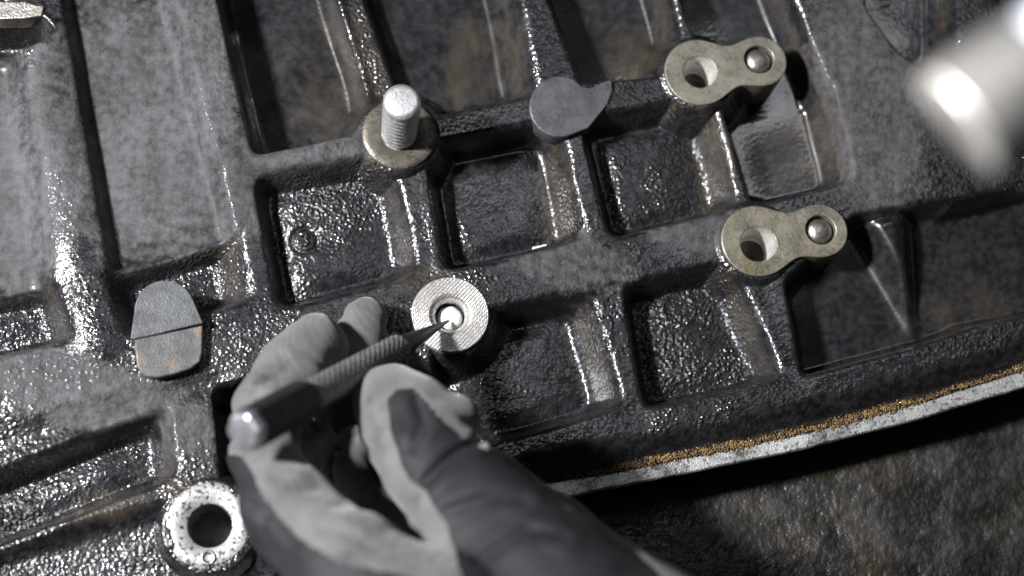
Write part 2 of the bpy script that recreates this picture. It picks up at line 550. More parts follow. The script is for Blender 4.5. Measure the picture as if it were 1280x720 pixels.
# upright ribs sit a little lower than the cross ribs
for pts in ([(508, 215), (537, 335)], [(712, 165), (745, 290)], [(762, 370), (795, 505)], [(892, 140), (930, 250)], [(945, 345), (988, 460)], [(318, 225), (330, 365)]):
    H -= 1.3 * np.exp(-(seg_d(pts) / 5.0) ** 2)
# castings have no sharp arrises: soften the whole field
def box_blur(Aa, n, axis):
    k = 2 * n + 1
    pad_ = [(0, 0), (0, 0)]; pad_[axis] = (n + 1, n)
    c = np.cumsum(np.pad(Aa, pad_, mode='edge'), axis=axis)
    return (c[k:] - c[:-k]) / k if axis == 0 else (c[:, k:] - c[:, :-k]) / k


for _ in range(3):
    H = box_blur(box_blur(H, 2, 0), 2, 1)
# round casting marks on two floors
for (cx, cy, r, hh) in ((848, 388, 4.2, 0.4), (381, 304, 3.2, -0.6)):
    c = P(cx, cy, -10)
    rr = np.hypot(GX - c[0], GY - c[1])
    H += hh * np.exp(-((rr - r) / 0.55) ** 2)
# bosses: shoulders in the casting + wells below the machined discs
BOSS = {'stud': ((499, 167), 46, 1.2), 'A1': ((874, 90), 45, 1.2), 'A2': ((951, 76), 33, 1.2), 'B1': ((946, 301), 47, 1.2),
        'B2': ((1025, 289), 35, 1.2), 'C': ((563, 393), 47, 0.2), 'D': ((262, 657), 52, 1.0)}
for nme, ((cx, cy), rp, zt) in BOSS.items():
    c = P(cx, cy, zt); r = rp * PXMM
    rr = np.hypot(GX - c[0], GY - c[1])
    if nme in ('A1', 'B1', 'stud', 'C', 'D'):
        drum = (zt - 0.5) - 11 * smoothstep((rr - r * 1.02) / 6.5)
        H = np.where(rr < r + 7, np.maximum(H, drum), H)
    H = np.where(rr < r * 0.86, np.minimum(H, -18.5), H)
# surface grain
grain = 0.16 * fbm(GX, GY, 2.6, 21, 2) + 0.26 * fbm(GX, GY, 1.05, 31, 1)
rough_amt = 0.55 + 0.5 * smoothstep(0.5 + 1.4 * fbm(GX, GY, 26, 41, 2))
gscale = np.minimum(gscale, 1.5)
gscale = gscale * (0.45 + 0.85 * smoothstep(0.5 + 1.5 * fbm(GX, GY, 30, 43, 3)))
H += grain * gscale * 0.45 + 0.9 * fbm(GX, GY, 24, 51, 2) * 0.6
# attributes: dry (dusty, oil free) and brown (varnish) patches, by place on the casting
def blob(px, py, rx, ry, rot=0):
    c = P(px, py, 0); a = math.radians(rot)
    u = (GX - c[0]) * math.cos(a) + (GY - c[1]) * math.sin(a)
    v = -(GX - c[0]) * math.sin(a) + (GY - c[1]) * math.cos(a)
    return 1 - smoothstep(np.sqrt((u / (rx * PXMM)) ** 2 + (v / (ry * PXMM)) ** 2) - 0.45)


dry = np.zeros_like(GX)
for args in ((170, 150, 170, 230, 0), (20, 220, 110, 190, 0), (110, 492, 220, 55, -18), (330, 230, 130, 90, 0), (1085, 130, 100, 230, 0),
             (240, 60, 80, 130, 0), (700, 320, 110, 50, -12), (870, 285, 90, 45, -10), (240, 140, 60, 130, 0), (400, 190, 110, 40, 12)):
    dry = np.maximum(dry, blob(*args) * 0.95)
dry *= (1 - 0.55 * floor_mask * (carve > 5.5))
dry = np.maximum(dry, 0.08)
brown = 0.64 * wallm
for args in ((430, 80, 90, 120, 0), (600, 60, 60, 90, 0), (800, 50, 60, 60, 0), (1010, 160, 60, 100, 0), (520, 345, 60, 22, 12), (700, 240, 30, 80, 0), (150, 625, 110, 30, 15), (235, 440, 70, 22, 10), (900, 200, 30, 80, 0), (1230, 380, 70, 40, 0)):
    brown = np.maximum(brown, 0.68 * blob(*args))
brown = np.maximum(brown, 0.95 * (1 - smoothstep((d_edge - 1.5) / 2.5)) * smoothstep((GX - 12) / 20))

# normals from the gradient of the whole field, so split parts shade without seams
dHx = np.gradient(H, axis=0) / STEP
rowstep = np.gradient(GY, axis=1)
dHy = np.gradient(H, axis=1) / rowstep
sh = np.gradient(GY, axis=0) / STEP
dHx = dHx - dHy * sh
N = np.stack([-dHx, -dHy, np.ones_like(H)], -1)
N /= np.linalg.norm(N, axis=-1, keepdims=True)

# which rib every face outside the recesses belongs to
RIBS = [
    ('cross_rib', [(0, 510), (250, 440), (620, 355), (905, 290)], 7),
    ('cross_rib', [(300, 205), (497, 170), (700, 130), (835, 105)], 3),
    ('rib', [(55, 70), (110, 360)], 5), ('rib', [(240, -60), (295, 190), (325, 365)], 4), ('rib', [(235, 505), (245, 600)], 4),
    ('rib', [(425, -60), (480, 125)], 3), ('rib', [(508, 215), (537, 335)], 3), ('rib', [(650, -60), (695, 95)], 4),
    ('rib', [(712, 165), (745, 290)], 4), ('rib', [(762, 370), (795, 505)], 3), ('rib', [(830, -60), (866, 60)], 2),
    ('rib', [(892, 140), (930, 250)], 3), ('rib', [(945, 345), (988, 460)], 4), ('rib', [(1020, -60), (1105, 240), (1150, 390)], 9),
    ('rib', [(1212, -60), (1235, 150)], 4), ('rail', [(-150, 775), (600, 590), (850, 530), (1300, 420)], 5), ('ledge', [(-150, 720), (200, 660)], 4),
]
best = np.full(GX.shape, 1e9); rl = np.zeros(GX.shape, int)
for i, (nm, pts, hw) in enumerate(RIBS):
    d = seg_d(pts) - hw
    rl = np.where(d < best, i, rl); best = np.minimum(best, d)
lab = np.where(label >= 0, 100 + label, rl)
flab = lab[:-1, :-1]
block = empty('engine_block', (0, 0, BENCH_Z))
tag(block, 'oily black cast-iron engine block with ribs, recesses and machined bosses', 'engine block')
off = Vector((0, 0, BENCH_Z)) * MM


def bpart(o):
    """child of the block, keeps its world place"""
    o.parent = block
    o.matrix_parent_inverse = Matrix.Translation(-off)
    return o


idx = np.arange(NX * NY).reshape(NX, NY)
quads = np.stack([idx[:-1, :-1], idx[1:, :-1], idx[1:, 1:], idx[:-1, 1:]], -1)
VV = np.stack([GX, GY, H], -1).reshape(-1, 3)
NN = N.reshape(-1, 3)
DR, BR, GS = dry.ravel(), brown.ravel(), gscale.ravel()
for l in np.unique(flab):
    qs = quads[flab == l]
    used, inv = np.unique(qs, return_inverse=True)
    nm = RIBS[l][0] if l < 100 else POCKETS[l - 100][0]
    bpart(fast_mesh(nm, VV[used], inv.reshape(qs.shape), M_CAST, None, NN[used], {'dry': DR[used], 'brown': BR[used], 'grain': (GS * (1 - 0.55 * np.clip(DR, 0, 1)))[used]}))
# outer walls down to the bench
vs, fs = [], []
for k, line in enumerate((idx[:, -1], idx[0, :], idx[-1, :])):
    line = line[::6]
    base = len(vs)
    for i in line:
        p = VV[i]; vs += [p, (p[0], p[1], BENCH_Z)]
    for i in range(len(line) - 1):
        fs.append((base + 2 * i, base + 2 * i + 2, base + 2 * i + 3, base + 2 * i + 1))
bpart(mesh_obj('side_wall', vs, fs, M_CASTP, None, False))

# machined rim along the lower edge (chipped outer line) and the front wall under it
xs = np.linspace(XA, XB, 420)
vs, fs = [], []
chip = 0.5 * vnoise(xs, xs * 0, 3.5, 61) + 0.9 * np.minimum(0, vnoise(xs, xs * 0 + 9, 11, 62) + 0.15)
for x, c in zip(xs, chip):
    y0 = float(gold_y(x)) - 0.1; y1 = float(edge_y(x)) + c * 0.6
    vs += [(x, y0 + 1.0, RIM_Z - 1.5), (x, y0, RIM_Z), (x, y1 + 0.35, RIM_Z - 0.1), (x, y1, RIM_Z - 0.6), (x, y1 + 0.1, RIM_Z - 4.0)]
for i in range(len(xs) - 1):
    for j in range(4):
        a = i * 5 + j
        fs.append((a, a + 1, a + 6, a + 5))
rim = bpart(mesh_obj('gasket_rim', vs, fs, M_RIM, None, False))
rim['label'] = 'scraped bright machined rim along the block edge'
vs, fs = [], []
for x, c in zip(xs, chip):
    y1 = float(edge_y(x)) + c * 0.6 + 0.1
    vs += [(x, y1, RIM_Z - 4.0), (x, y1 + 5, RIM_Z - 5.0), (x, y1 + 6, BENCH_Z)]
for i in range(len(xs) - 1):
    for j in range(2):
        a = i * 3 + j
        fs.append((a, a + 1, a + 4, a + 3))
bpart(mesh_obj('front_wall', vs, fs, M_CASTP, None, True))

# amber sealant crumbs along the rim: one part, real lumps
bm = bmesh.new(); bmesh.ops.create_icosphere(bm, subdivisions=1, radius=1)
ico_v = np.array([v.co[:] for v in bm.verts]); ico_f = np.array([[v.index for v in f.verts] for f in bm.faces]); bm.free()
xg0 = P(720, 590, -4)[0]
vs, fs = [], []
for i in range(4200):
    x = random.uniform(xg0, XB)
    dens = min(1, (x - xg0) / 22)
    clump = float(vnoise(np.array(x), np.array(0.0), 5.0, 97)) + 0.5
    if random.random() > (0.25 + 0.75 * dens) * (0.35 + 0.8 * clump): continue
    w = random.gauss(0, 0.25 + 0.5 * clump)
    y = float(gold_y(x)) + 0.9 + w + 0.8 * float(vnoise(np.array(x), np.array(3.0), 9.0, 98))
    rr = random.uniform(0.10, 0.30) + 0.22 * clump * random.random()
    a = random.random() * 6
    q_ = ico_v * np.array([rr * random.uniform(.8, 1.6), rr * random.uniform(.7, 1.1), rr * random.uniform(.4, .8)])
    q_ = np.stack([q_[:, 0] * math.cos(a) - q_[:, 1] * math.sin(a), q_[:, 0] * math.sin(a) + q_[:, 1] * math.cos(a), q_[:, 2]], -1)
    fs.append(ico_f + 12 * 0 + len(vs) * len(ico_v)); vs.append(q_ + np.array([x, y, RIM_Z + 0.2 + 0.3 * random.random() + 0.25 * w]))
me = bpy.data.meshes.new('sealant_bead')
me.from_pydata((np.concatenate(vs) * MM).tolist(), [], np.concatenate(fs).tolist()); me.materials.append(M_GOLD)
me.polygons.foreach_set('use_smooth', [True] * len(me.polygons))
o = bpart(link(bpy.data.objects.new('sealant_bead', me)))
o['kind'] = 'stuff'; o['label'] = 'crumbly amber sealant left along the rim'

# ------------------------------------------------------------------ bosses
def thread_profile(r, z0, z1, pitch=1.25, depth=0.55):
    pr = []; z = z0
    while z > z1:
        pr += [(r, z), (r + depth, z - pitch * 0.5)]
        z -= pitch
    return pr


def boss_round(c, r, zt, holes_r, cham, mat, name='boss', thread=True, zb=-13, dish=None):
    c = np.array([c[0], c[1], 0])
    F = np.eye(4); F[:3, 3] = c
    pr = [(r + 0.8, zb), (r + 0.15, zt - 0.9), (r, zt - 0.25), (r - 0.22, zt)]
    if dish:      # counterbored ring
        n_r = 9
        for k in range(n_r):
            rk = (r - 0.3) + (dish - r + 0.3) * (k + 0.5) / n_r
            pr += [(rk + 0.16, zt), (rk, zt - 0.10), (rk - 0.16, zt)]
        pr += [(dish, zt), (dish - 0.35, zt - 0.7), (dish - 0.9, zt - 0.75), (holes_r + cham, zt - 1.0)]
    else:
        pr += [(r * 0.8, zt + 0.02), (holes_r + cham, zt)]
    pr += [(holes_r, pr[-1][1] - cham)]
    zc = pr[-1][1]
    v, f = lathe(pr, 96, F)
    o = bpart(mesh_obj(name, v, f, mat, None, True))
    es = o.data
    v, f = lathe(thread_profile(holes_r, zc, zc - 14) if thread else [(holes_r, zc), (holes_r, zc - 14)], 64, F)
    t = mesh_obj('threaded_hole' if thread else 'bore', v, f, M_THREAD, o, True)
    t.matrix_parent_inverse = o.matrix_basis.inverted()
    v, f = lathe([(holes_r + 1, zc - 13.5), (0.001, zc - 13.5)], 32, F)
    t = mesh_obj('hole_bottom', v, f, M_DARKHOLE, o, False)
    return o, zc


def pxr(r): return r * PXMM


cS = P(499, 167, 1.4); boss_round(cS, pxr(47), 1.4, 4.0, 0.6, M_STUDFACE, 'stud_boss')[0]['label'] = 'brown varnished boss round the stud'
cC = P(563, 393, 0.8); bC, zC = boss_round(cC, pxr(48), 0.8, 3.7, 1.0, M_MILLED, 'milled_boss', True, -13, pxr(27))
bC['label'] = 'bright milled boss with counterbored hole'
cD = P(262, 657, 0.5); bD, _ = boss_round(cD, pxr(52), 0.5, pxr(26), 0.35, M_SILVER, 'ring_boss', False, -12)
bD['label'] = 'pitted silver ring boss with plain bore'
# little drilled pip on the ring boss
pc = P(260, 697, 0.5)
F = np.eye(4); F[:3, 3] = (pc[0], pc[1], 0)
v, f = lathe([(1.9, 0.3), (1.75, 0.95), (1.45, 1.05), (1.1, 0.75), (0.7, 0.5), (0.001, 0.45)], 24, F)
mesh_obj('pip', v, f, M_DOWEL, bD)


def curve_plate(name, outline, holes, zt, thick, bev, mat):
    cu = bpy.data.curves.new(name, 'CURVE'); cu.dimensions = '2D'; cu.fill_mode = 'BOTH'
    for pts in [outline] + holes:
        s = cu.splines.new('POLY'); s.points.add(len(pts) - 1)
        for k, p in enumerate(pts): s.points[k].co = (p[0] * MM, p[1] * MM, 0, 1)
        s.use_cyclic_u = True
    cu.extrude = (thick / 2 - bev) * MM; cu.bevel_depth = bev * MM; cu.offset = -bev * MM; cu.bevel_resolution = 2
    ob = bpy.data.objects.new('tmp', cu); scene.collection.objects.link(ob)
    dg = bpy.context.evaluated_depsgraph_get(); dg.update()
    me = bpy.data.meshes.new_from_object(ob.evaluated_get(dg))
    bpy.data.objects.remove(ob)
    me.name = name
    me.transform(Matrix.Translation((0, 0, (zt - thick / 2) * MM)))
    me.materials.clear(); me.materials.append(mat)
    return bpart(link(bpy.data.objects.new(name, me)))


def circle(c, r, n=64):
    return [(c[0] + r * math.cos(2 * math.pi * k / n), c[1] + r * math.sin(2 * math.pi * k / n)) for k in range(n)]


def two_lobe(c1, r1, c2, r2, fil):
    """outline of two discs joined by concave fillets (smooth union of circles, walked by angle)"""
    c1 = np.array(c1[:2]); c2 = np.array(c2[:2])
    mid = c1 + (c2 - c1) * (r1 / (r1 + r2)) * 0.98

    def sd(p):
        a = np.linalg.norm(p - c1) - r1; b_ = np.linalg.norm(p - c2) - r2
        h = max(fil - abs(a - b_), 0) / fil
        return min(a, b_) - h * h * fil * 0.25
    pts = []
    n = 220
    for k in range(n):
        a = 2 * math.pi * k / n; d = np.array([math.cos(a), math.sin(a)])
        lo, hi = 0.0, r1 * 2 + r2 * 2 + 4
        # walk out until leaving the shape for the last time
        t = hi
        while t > 0 and sd(mid + d * t) > 0: t -= 0.15
        lo, hi = t, t + 0.15
        for _ in range(18):
            m_ = (lo + hi) / 2
            if sd(mid + d * m_) > 0: hi = m_
            else: lo = m_
        pts.append(tuple(mid + d * lo))
    return pts


def two_hole_boss(p1, r1, p2, r2, h1, hr1, h2, hr2, zt, lab_, mat):
    c1 = P(*p1, zt); c2 = P(*p2, zt); k1 = P(*h1, zt); k2 = P(*h2, zt)
    ol = two_lobe(c1, pxr(r1) * 1.04, c2, pxr(r2) * 1.04, 9.0)
    o = curve_plate('boss_plate', ol, [circle(k1, pxr(hr1)), circle(k2, pxr(hr2))], zt, 16.0, 0.3, mat)
    o['label'] = lab_
    F = np.eye(4); F[:3, 3] = (k1[0], k1[1], 0)
    r = pxr(hr1)
    v, f = lathe([(r + 0.05, zt - 0.3), (r - 0.25, zt - 0.9), (r - 0.5, zt - 9.0), (r - 0.9, zt - 9.3)], 64, F)
    mesh_obj('drilled_hole', v, f, M_DRILL, o)
    v, f = lathe([(r, zt - 9.2), (0.001, zt - 12.0)], 32, F)
    mesh_obj('hole_bottom', v, f, M_DARKHOLE, o, False)
    return k1, k2, pxr(hr2)


A = two_hole_boss((874, 90), 44, (951, 76), 33.5, (875, 90), 22, (949, 74), 19.5, 1.4, 'worn olive-grey two-hole boss plate on the upper rib', M_OLIVE_DULL)
B = two_hole_boss((947, 301), 45, (1026, 288), 34, (948, 305), 23.5, (1026, 287), 19.5, 1.4, 'yellow-stained two-hole boss plate on the lower rib', M_OLIVE)


def dowel(c, r, zt, lab_):
    root = empty('dowel_pin', (c[0], c[1], zt - 12))
    tag(root, lab_, 'dowel pin', 'dowel pins in the two-hole bosses')
    r -= 0.55
    pr = [(r, 0), (r, 10.4), (r - 0.2, 11.0), (r * 0.72, 11.7), (r * 0.35, 12.1), (0.001, 12.2)]
    v, f = lathe(pr, 40)
    mesh_obj('pin', v, f, M_DOWEL, root)


dowel(A[1], A[2], 1.4, 'rounded steel dowel pin in the small lobe of the upper olive boss plate')
dowel(B[1], B[2], 1.4, 'rounded steel dowel pin in the small lobe of the yellow-stained lower boss plate')

# flat machined pads
def pad(name, poly, zt, thick, mat, lab_=None, bev=0.25):
    o = curve_plate(name, [tuple(p) for p in PP(poly, zt)], [], zt, thick, bev, mat)
    if lab_: o['label'] = lab_
    return o


def arc(cx, cy, rx, ry, a0, a1, n=16):
    return [(cx + rx * math.cos(math.radians(a0 + (a1 - a0) * k / n)), cy - ry * math.sin(math.radians(a0 + (a1 - a0) * k / n))) for k in range(n + 1)]


pad('machined_pad', arc(700, 133, 38, 38, 60, 285, 22) + [(735, 160), (746, 147), (759, 131), (766, 112), (764, 99), (752, 103), (738, 110), (728, 108)], 1.1, 6, M_GREYPAD, 'flat grey ground pad shaped like a lobe with a tail', 0.3)
pad('machined_pad', [(163, 424), (165, 408), (168, 388)] + arc(206, 388, 38, 38, 172, 20, 14) + [(248, 390), (254, 404)], 4.0, 14, M_GREYPAD, 'domed grey pad standing above the band', 0.25)
pad('machined_pad', [(168, 424), (253, 406), (253, 440), (250, 452), (238, 461), (216, 468), (196, 472), (180, 470), (171, 458), (169, 440)], 3.0, 10, M_PADLOW, 'rust-touched lower pad under the domed pad', 0.4)
pad('machined_pad', [(-60, 2), (30, 2), (55, 8), (52, 20), (30, 23), (-60, 25)], 0.9, 6, M_DOWEL, 'bright scraped pad at the block corner', 0.3)

# cast numeral 3
tc = bpy.data.curves.new('cast_numeral', 'FONT'); tc.body = '3'; tc.size = 4.6 * MM; tc.extrude = 0.45 * MM; tc.bevel_depth = 0.16 * MM
tc.align_x = 'CENTER'; tc.align_y = 'CENTER'
ob = bpy.data.objects.new('tmp', tc); scene.collection.objects.link(ob)
dg = bpy.context.evaluated_depsgraph_get(); dg.update()
me = bpy.data.meshes.new_from_object(ob.evaluated_get(dg)); bpy.data.objects.remove(ob)
me.name = 'cast_numeral'; me.materials.clear(); me.materials.append(M_CASTP)
c3 = P(381, 304, -9.6)
ix = int((c3[0] - XA) / STEP); iy = int(np.argmin(abs(GY[ix] - c3[1])))
o = bpart(link(bpy.data.objects.new('cast_numeral', me)))
o.location = Vector((c3[0], c3[1], H[ix, iy] + 0.25)) * MM
o.rotation_euler = (0, 0, math.radians(8))
o['label'] = 'small raised numeral 3 on a recess floor'

# a bright metal chip lying on the lower lip of a recess
cc = P(676, 304, 0)
ix = int((cc[0] - XA) / STEP); iy = int(np.argmin(abs(GY[ix] - cc[1])))
hz = H[max(0, ix - 6):ix + 7, max(0, iy - 3):iy + 4].max()
cv = [(-2.0, -0.35, 0), (1.9, -0.2, 0), (2.1, 0.3, 0), (-1.7, 0.42, 0), (-1.9, -0.3, 0.35), (1.7, -0.12, 0.5), (1.95, 0.22, 0.4), (-1.6, 0.32, 0.3)]
chip_o = mesh_obj('metal_chip', cv, [(3, 2, 1, 0), (4, 5, 6, 7), (0, 1, 5, 4), (1, 2, 6, 5), (2, 3, 7, 6), (3, 0, 4, 7)], M_BRIGHT, None, False)
chip_o.location = Vector((cc[0], cc[1], hz)) * MM
chip_o.rotation_euler = (0, 0, math.radians(14))
tag(chip_o, 'tiny bright metal chip on the lip of the recess above the milled boss', 'chip')

# ------------------------------------------------------------------ threaded stud
sb = np.array([cS[0], cS[1] + 0.0, 1.4])
ST_H = 22.5
F = np.eye(4); F[:3, 3] = sb
rt = 4.7
root = empty('threaded_stud', sb)
tag(root, 'shiny threaded steel stud standing upright in the brown boss', 'stud')


def helix_thread(r, z0, z1, pitch, depth, seg=40):
    vs, fs = [], []
    per = 6
    nz = int((z1 - z0) / pitch * per) + 1
    for i in range(nz + 1):
        z = z0 + (z1 - z0) * i / nz
        for k in range(seg):
            ph = ((z / pitch) + k / seg) % 1.0
            rr = r - depth * (1 - abs(2 * ph - 1)) ** 0.8
            a = -2 * math.pi * k / seg
            vs.append((rr * math.cos(a), rr * math.sin(a), z))
    for i in range(nz):
        for k in range(seg):
            k2 = (k + 1) % seg
            fs.append((i * seg + k, i * seg + k2, (i + 1) * seg + k2, (i + 1) * seg + k))
    return vs, fs


v, f = helix_thread(rt, -6, ST_H - 1.9, 2.3, 0.8)
mesh_obj('thread', v, f, M_STUD, root)
v, f = lathe([(rt - 0.75, ST_H - 1.95), (rt - 0.1, ST_H - 1.6), (rt - 0.1, ST_H - 0.9), (rt - 0.85, ST_H - 0.1), (rt - 1.4, ST_H), (0.001, ST_H + 0.05)], 48)
mesh_obj('tip', v, f, M_STUD, root)

# ------------------------------------------------------------------ broken stud stub in the milled boss
F = np.eye(4); F[:3, 3] = (cC[0], cC[1], 0)
prof = [(3.3, -12), (3.25, -0.9), (2.9, -0.2), (2.2, 0.25), (1.4, 0.15), (0.6, -0.05), (0.001, -0.2)]
v, f = lathe(prof, 40)
v[:, 2] += 0.5 * vnoise(v[:, 0] * 1.0, v[:, 1] * 1.0, 1.6, 88) * (v[:, 2] > -1) + 0.12 * v[:, 0] * (v[:, 2] > -1)
o = mesh_obj('broken_stud', v, f, M_BRIGHT)
o.location = Vector((cC[0], cC[1], -2.6)) * MM
tag(o, 'bright broken stud stub sunk in the milled boss under the punch tip', 'stud')

# ------------------------------------------------------------------ centre punch
tip = P(561, 401, -1.2)
end = P(303, 541, 60.0)
F = frame_from(tip, end)
LEN = np.linalg.norm(end - tip)
punch = empty('centre_punch', tip)
tag(punch, 'dark hexagonal centre punch with knurled grip held by the gloved hand', 'centre punch')
inv = Matrix.Translation(-Vector(tip) * MM)


def ppart(name, v, f, mat, smooth=True):
    o = mesh_obj(name, v, f, mat, punch, smooth)
    o.matrix_parent_inverse = inv
    return o


v, f = lathe([(0.001, 0), (0.3, 0.25), (2.5, 21.0), (2.9, 24.0), (3.0, 24.4)], 40, F)
ppart('tip', v, f, M_PUNCH)
# knurled grip: grooved diamond grid
vs, fs = [], []
seg, nz = 96, 150
z0, z1 = 24.2, LEN * 0.72
for i in range(nz + 1):
    z = z0 + (z1 - z0) * i / nz
    for k in range(seg):
        a = 2 * math.pi * k / seg
        u = (a * 14 / (2 * math.pi) + z / 2.1); w = (a * 14 / (2 * math.pi) - z / 2.1)
        g = max(abs(math.sin(math.pi * u)) ** 0.6, 0) * max(abs(math.sin(math.pi * w)) ** 0.6, 0)
        r = 3.05 + 0.42 * g + 0.25 * (z - z0) / (z1 - z0)
        if i in (0, nz): r = 2.9
        p = F[:3, :3] @ np.array([r * math.cos(a), r * math.sin(a), z]) + F[:3, 3]
        vs.append(p)
for i in range(nz):
    for k in range(seg):
        k2 = (k + 1) % seg
        fs.append((i * seg + k, i * seg + k2, (i + 1) * seg + k2, (i + 1) * seg + k))
ppart('knurled_grip', vs, fs, M_KNURL)
# hexagonal body with bevelled arrises
def hexring(r, z, n=6, bev=0.10):
    out = []
    for k in range(n):
        for s in (-1, 1):
            a = 2 * math.pi * (k + 0.5 * 0) / n + s * bev + 0.25
            p = F[:3, :3] @ np.array([r * math.cos(a), r * math.sin(a), z]) + F[:3, 3]
            out.append(p)
    return out


def rings(rs, close=True):
    vs, fs = [], []
    n = len(rs[0])
    for r in rs: vs += r
    for i in range(len(rs) - 1):
        for k in range(n):
            k2 = (k + 1) % n
            fs.append((i * n + k, i * n + k2, (i + 1) * n + k2, (i + 1) * n + k))
    if close: fs += [tuple(range(n))[::-1], tuple(range((len(rs) - 1) * n, len(rs) * n))]
    return vs, fs


v, f = rings([hexring(3.4, z1 - 0.3), hexring(4.5, z1 + 1.6), hexring(4.6, LEN - 2.6)])
ppart('hexagonal_body', v, f, M_PUNCH, False)
v, f = rings([hexring(4.55, LEN - 2.7), hexring(4.5, LEN - 1.5), hexring(4.1, LEN - 0.4), hexring(3.5, LEN), hexring(1.6, LEN + 0.15)])
ppart('struck_end', v, f, M_CAPEND, False)

# ------------------------------------------------------------------ gloved hand (smooth union of round cones, meshed by surface nets)
def J(px, py, z): return P(px, py, z)


CH = {  # chains of (px, py, z, radius mm)
    'index': [(394, 432, 15, 8.1), (366, 470, 20, 8.6), (338, 512, 26, 8.6), (332, 566, 36, 7.2), (364, 640, 48, 9.2), (440, 715, 57, 11.8), (540, 800, 62, 15)],
    'thumb': [(488, 500, 29, 8.5), (516, 533, 36, 10.8), (540, 580, 44, 11.0), (600, 650, 50, 13.0), (690, 745, 54, 17), (770, 860, 52, 22)],
    'thumb_pad': [(574, 521, 40, 5.0), (545, 545, 42, 7.0)],
    'middle': [(458, 400, 6, 5.8), (448, 432, 6, 6.4), (425, 500, 4, 6.5), (440, 620, 8, 7), (540, 770, 30, 12)],
    'ring': [(396, 552, 20, 4.4), (368, 580, 26, 5.2), (395, 640, 30, 6), (520, 770, 36, 10)],
    'little': [(446, 560, 16, 5.0), (452, 592, 20, 6.0), (520, 680, 30, 8), (600, 790, 40, 12)],
    'knuckle': [(617, 597, 42, 6.5), (692, 660, 42, 7.0), (765, 722, 40, 8.0), (860, 820, 38, 14)],
    'palm': [(540, 800, 60, 15), (690, 850, 50, 22), (770, 870, 50, 25)],
    'arm': [(770, 880, 50, 27), (930, 1080, 62, 29), (1090, 1280, 72, 34)],
}


def round_cone(p, a, b_, r1, r2):
    ba = b_ - a; l2 = ba @ ba; rr = r1 - r2
    a2 = l2 - rr * rr; il2 = 1 / l2
    pa = p - a
    y = pa @ ba; z = y - l2
    x2 = ((pa * l2 - y[..., None] * ba) ** 2).sum(-1)
    y2 = y * y * l2; z2 = z * z * l2
    k = np.sign(rr) * rr * rr * x2
    d = (np.sqrt(x2 * a2 * il2) + y * rr) * il2 - r1
    c1 = np.sign(z) * a2 * z2 > k
    c2 = np.sign(y) * a2 * y2 < k
    d = np.where(c2, np.sqrt(x2 + y2) * il2 - r1, d)
    d = np.where(c1, np.sqrt(x2 + z2) * il2 - r2, d)
    return d


def smin(a, b_, k):
    h = np.maximum(k - np.abs(a - b_), 0) / k
    return np.minimum(a, b_) - h * h * k * 0.25


pts3 = {n: [(J(a, b_, z), r) for a, b_, z, r in c] for n, c in CH.items()}
HS = 1.0
lo = np.array([P(270, 500, 40)[0] - 6, -135.0, -8.0]); hi = np.array([72.0, P(400, 370, 10)[1] + 6, 95.0])
dims = np.ceil((hi - lo) / HS).astype(int) + 1
ax = [lo[i] + HS * np.arange(dims[i]) for i in range(3)]
G = np.stack(np.meshgrid(*ax, indexing='ij'), -1)
SD = None
KIN = 3.0
for n, c in pts3.items():
    ch = None
    for (a, r1), (b_, r2) in zip(c[:-1], c[1:]):
        d = round_cone(G, a, b_, r1, r2)
        ch = d if ch is None else smin(ch, d, KIN)
    kk = {'thumb_pad': 2.0, 'knuckle': 1.6, 'palm': 10, 'arm': 10}.get(n, 0.8)
    SD = ch if SD is None else smin(SD, ch, kk)
# soft wrinkles of the glove
wx = G[..., 0]; wy = G[..., 1]; wz = G[..., 2]
SD = SD + 1.0 * vnoise(wx + 0.6 * wz, wy - 0.4 * wz, 11, 91) + 0.4 * vnoise(wx - 0.5 * wz, wy + 0.7 * wz, 5, 92)
fold = np.abs(vnoise(0.35 * (wx - wy) + 0.3 * wz, (wx + wy) * 0.9, 6.5, 93)) * np.clip(1.5 * vnoise(wx, wy + wz, 20, 94) + 0.55, 0, 1)
SD = SD + 1.5 * np.exp(-(fold / 0.07) ** 2) * np.clip(1.2 * vnoise(wx + wz, wy, 16, 96) + 0.45, 0, 1) * 0.6


CREASE = [([(598, 552), (562, 572), (532, 604)], 1.3), ([(520, 500), (530, 530), (516, 562)], 1.0), ([(560, 640), (610, 622), (655, 628)], 0.9), ([(600, 700), (660, 664), (705, 672)], 0.8),
          ([(345, 598), (385, 606), (428, 632)], 0.8), ([(318, 632), (350, 648), (372, 676)], 0.8), ([(330, 500), (360, 512), (384, 500)], 0.8), ([(400, 660), (440, 668), (470, 690)], 0.6), ([(455, 560), (480, 566), (500, 560)], 0.7)]
gpx, gpy = project(G.reshape(-1, 3)); gpx = gpx.reshape(SD.shape); gpy = gpy.reshape(SD.shape)
near = (np.abs(SD) < 4) & (wz > 12)
nxp, nyp = gpx[near], gpy[near]
add = np.zeros(nxp.shape)
for pl, amp in CREASE:
    d = np.full(nxp.shape, 1e9)
    for (ax0, ay0), (bx0, by0) in zip(pl[:-1], pl[1:]):
        ux, uy = bx0 - ax0, by0 - ay0
        t = np.clip(((nxp - ax0) * ux + (nyp - ay0) * uy) / (ux * ux + uy * uy), 0, 1)
        d = np.minimum(d, np.hypot(nxp - ax0 - t * ux, nyp - ay0 - t * uy))
    add += amp * (np.exp(-(d / 6.0) ** 2) - 0.45 * np.exp(-((d - 14) / 7.0) ** 2))
SD[near] += add


